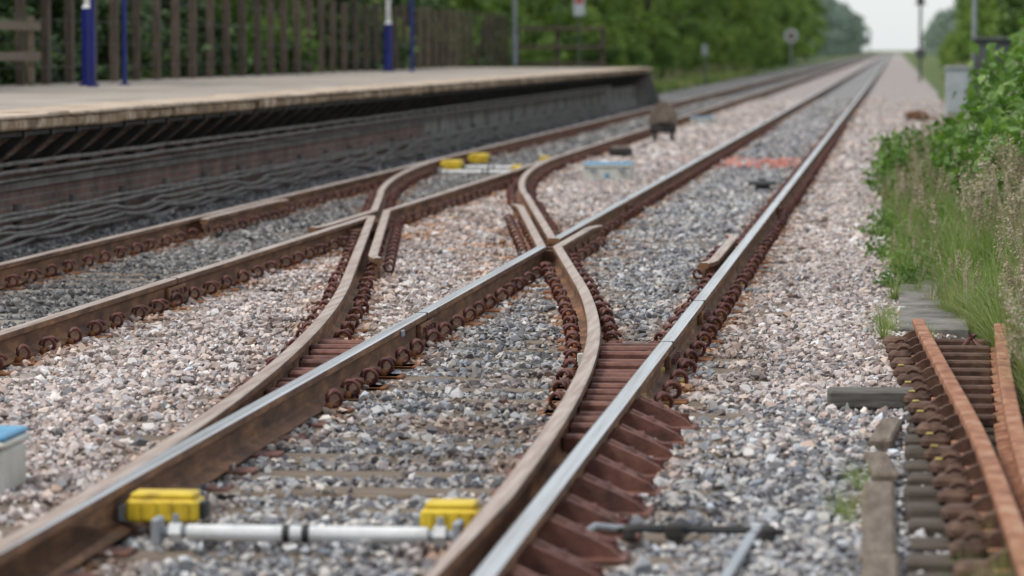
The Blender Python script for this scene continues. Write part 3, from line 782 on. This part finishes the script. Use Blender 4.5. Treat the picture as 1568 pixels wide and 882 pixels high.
# weeds and grasses ----------------------------------------------------
def weed(seed,h,r,leaf,flower=False,mat='weed',ns=14,per=38,aspect=.3):
    rng=np.random.default_rng(seed); mb=MB(); Ps=[]; tips=[]
    for i in range(ns):
        a=rng.uniform(0,6.28); rr=r*rng.uniform(.1,1); hh=h*rng.uniform(.5,1)*(1-.35*(rr/r)**2)
        b=np.array([rr*.25*math.cos(a),rr*.25*math.sin(a),0]); t=np.array([rr*math.cos(a),rr*math.sin(a),hh]); m=(b+t)/2+np.array([0,0,hh*.12])
        mb.tube([b.tolist(),m.tolist(),t.tolist()],[.008*h,.006*h,.003*h],mat,4)
        u=rng.uniform(.12,1.02,per)[:,None]; c=(1-u)**2*b+2*u*(1-u)*m+u*u*t
        Ps.append(c+rng.normal(0,leaf*.55,(per,3))); tips.append(t)
    cloud(mb,np.concatenate(Ps),leaf,rng,mat,.15,aspect)
    if flower:
        F=np.concatenate([t+rng.normal(0,.03,(50,3))*np.array([1,1,.5]) for t in tips[::2]]); cloud(mb,F,.018,rng,'flower')
    return mb
def tuft(seed,n,h,spread,mat='blade',w=.004,plume=False):
    rng=np.random.default_rng(seed); mb=MB(); vs=[]; fs=[]
    for i in range(n):
        a=rng.uniform(0,6.28); L=h*rng.uniform(.45,1.1); r0=spread*.3*rng.random(); lean=spread*rng.uniform(.2,1.5)
        d=np.array([math.cos(a),math.sin(a),0]); s=np.array([-math.sin(a),math.cos(a),0])
        o=len(vs)
        for k in range(5):
            t=k/4; p=d*(r0+lean*t*t)+np.array([0,0,L*(t-.33*t*t*min(1.8,lean/h*1.3))])
            ww=w*(1-t*.9)
            vs+= [(p-s*ww).tolist(),(p+s*ww).tolist()]
        for k in range(4): fs.append([o+2*k,o+2*k+1,o+2*k+3,o+2*k+2])
    mb.add(vs,fs,mat)
    if plume:
        for i in range(6):
            a=rng.uniform(0,6.28); L=h*rng.uniform(1.0,1.5); d=np.array([math.cos(a),math.sin(a),0])*spread*.8
            t=d+np.array([0,0,L]); mb.tube([(0,0,0),(d*.4+np.array([0,0,L*.6])).tolist(),t.tolist()],.0022,'dry',3)
            u=rng.random(45)[:,None]; P=t-u*np.array([0,0,.16])*1.0-d*u*.15+rng.normal(0,.012,(45,3)); cloud(mb,P,.02,rng,'dry')
    return mb
def obj(mb,name): return bpy.data.objects.new(name,mesh_only(mb,name))
tu=[obj(tuft(i,110,.5,.30),'grass_tuft') for i in range(4)]
tp=[obj(tuft(10+i,90,.55,.25,'blade',.004,True),'grass_tuft_seeding') for i in range(3)]
td=[obj(tuft(20+i,70,.35,.2,'dry',.004),'dry_grass_tuft') for i in range(2)]
def edgeX(y): return float(np.interp(y,[8,21,26,43,60,90,130,200],[.62,.6,.1,-.12,.4,1.25,1.7,2.6]))
def gfn(y0,y1,wd,s0,s1):
    def f():
        y=random.uniform(y0,y1); x=edgeX(y)+random.random()**1.3*wd; return (x,y,-.2,random.uniform(s0,s1)*(min(1,.5+(x-edgeX(y))*1.2)))
    return f
G=np.array([gfn(22,60,3.2,.5,1.2)() for _ in range(1900)]+[gfn(60,90,4,.4,.8)() for _ in range(600)]+[gfn(94,220,6,.8,1.4)() for _ in range(1300)]+[gfn(9,22,1.6,.6,1.1)() for _ in range(380)]+[(random.uniform(-12.5,-9.2),random.uniform(118,260),-.25,random.uniform(.5,1.2)) for _ in range(900)])
RNG.shuffle(G)
n=len(G); rot=np.zeros((n,3)); rot[:,2]=RNG.uniform(0,6.28,n)
scatter('grass',G[:,:3],rot,np.repeat(G[:,3:4],3,1),tu+tp[:1]+td[:1])
Gp=np.array([(random.uniform(.75,1.3),random.uniform(25,33),-.2,random.uniform(.9,1.35)) for _ in range(30)]+[(random.uniform(.62,.9),random.uniform(15.5,22),-.2,random.uniform(.8,1.0)) for _ in range(22)])
n=len(Gp); rot=np.zeros((n,3)); rot[:,2]=RNG.uniform(0,6.28,n)
scatter('seeding_grass',Gp[:,:3],rot,np.repeat(Gp[:,3:4],3,1),tp)
S=[(-.14,13.9,.42),(-.18,13.5,.36),(-.12,14.4,.34),(-.17,14.6,.26),(-.22,13.7,.26),(-.15,13.2,.26),(.30,11.2,.55),(.26,10.9,.5),(.36,11.7,.5),(.32,12.4,.4),(.22,11.8,.35),(.38,11.0,.6),(.33,10.6,.6),(-.06,21.8,.5),(-.04,22.3,.55),(-.08,22.9,.4),(-.05,21.2,.4),(.0,25.5,.5),(.06,27.5,.7),(.05,28.5,.9),(.12,29.2,.9),(.02,30,.7),(.4,27.8,.6),(.5,26.6,.7),(.15,31,.9),(.3,30.2,1.0),(.62,19.5,.9),(.58,20.8,.9),(.66,18.6,.9),(.60,21.6,1.0),(.5,22.4,.7),(.66,22.5,1.1),(.62,17.6,.8),(.25,27.1,.5),(.38,26.2,.5),(.1,26.8,.5),(.3,24.6,.3),(.42,25.2,.45),(-.02,23.8,.3),(.2,22.1,.3)]
S=np.array([(a,b,-.2,c) for a,b,c in S]); n=len(S); rot=np.zeros((n,3)); rot[:,2]=RNG.uniform(0,6.28,n)
scatter('verge_grass',S[:,:3],rot,np.repeat(S[:,3:4],3,1),[tu[0],tu[1],td[0],tu[2]])
w=[weed(1,.85,.36,.085),weed(2,.7,.34,.075,ns=16),weed(3,1.0,.4,.09)]
wo=[mesh_only(x,'weed_mesh') for x in w]
el=[mesh_only(weed(5,1.45,.65,.12,True,ns=34,per=64),'elder_mesh'),mesh_only(weed(6,1.3,.6,.10,True,ns=34,per=60),'elder_mesh')]
low=[mesh_only(weed(8,.3,.35,.05,ns=16,per=26),'low_weed_mesh')]
for x,y,s in ((-.02,42.5,.95),(.12,41,.9),(.28,43.5,.9),(.05,46,.9),(.45,40.5,.9),(.35,47,.9),(.55,37.5,.95),(.42,52,.8),(.75,55,.8),(.75,41,1.0),(.7,46,.9),(.62,34,.85),(.5,44,.95),(.85,38,1.05),(.75,31,.8),(.6,40,1.05),(.85,35,.95),(.95,42,1.0)): place(R.choice(wo),'leafy_weed',x,y,s,None,-.2)
for x,y,s in ((.98,36.5,.9),(1.25,41,.95),(1.05,44,.75),(1.95,46,1.55),(1.1,51,.6),(2.3,56,1.65),(2.1,49,1.6),(1.1,33,.95),(2.9,62,1.6),(3.1,70,1.5),(1.5,58,.5),(1.4,38,1.2),(1.75,42,1.5),(1.4,35,1.3),(1.3,30,1.05)): place(R.choice(el),'elder_bush',x,y,s,None,-.2)
for x,y,s in ((.0,30.5,.9),(.12,28.3,1),(.25,27.3,.9),(-.1,33.5,.8),(.0,35.5,.9),(.4,29,1.1),(.2,33,1.1),(.45,32,1.2),(.02,26.6,.7),(.5,35,1.2),(.15,37.5,1.1)): place(low[0],'bramble_patch',x,y,s,None,-.2)

# ------------------------------------------------------------------ light, world, camera
w_=bpy.data.worlds.new("World"); scene.world=w_; w_.use_nodes=True; nt=w_.node_tree
bg=nt.nodes['Background']; sk=nt.nodes.new('ShaderNodeTexSky'); sk.sky_type='NISHITA'; sk.sun_disc=False
EL,AZ=math.radians(55),math.radians(-115)
sk.sun_elevation=EL; sk.sun_rotation=AZ; sk.air_density=1.0; sk.dust_density=1.0; sk.ozone_density=1.0
# thin high overcast: blend clear sky with pale cloud radiance
nt.links.new(mixc(nt,.7,sk.outputs[0],(6.4,6.7,6.9)),bg.inputs[0]); bg.inputs[1].default_value=.15
sl=bpy.data.lights.new('sun','SUN'); sl.energy=2.5; sl.angle=math.radians(18); sl.color=(1,.94,.86)
so=bpy.data.objects.new('sun',sl); COL.objects.link(so)
d=Vector((math.sin(AZ)*math.cos(EL),math.cos(AZ)*math.cos(EL),math.sin(EL)))
so.rotation_euler=d.to_track_quat('Z','Y').to_euler()
cam=bpy.data.cameras.new('camera'); co=bpy.data.objects.new('camera',cam); COL.objects.link(co)
cam.lens=135; cam.sensor_width=36; cam.clip_end=6000; cam.clip_start=.1
co.location=(0,0,1.48); co.rotation_euler=(math.radians(90-3.56),0,math.radians(5.70))
cam.dof.use_dof=True; cam.dof.focus_distance=21.0; cam.dof.aperture_fstop=3.1
scene.camera=co
scene.view_settings.view_transform='Standard'; scene.view_settings.look='None'; scene.view_settings.exposure=0
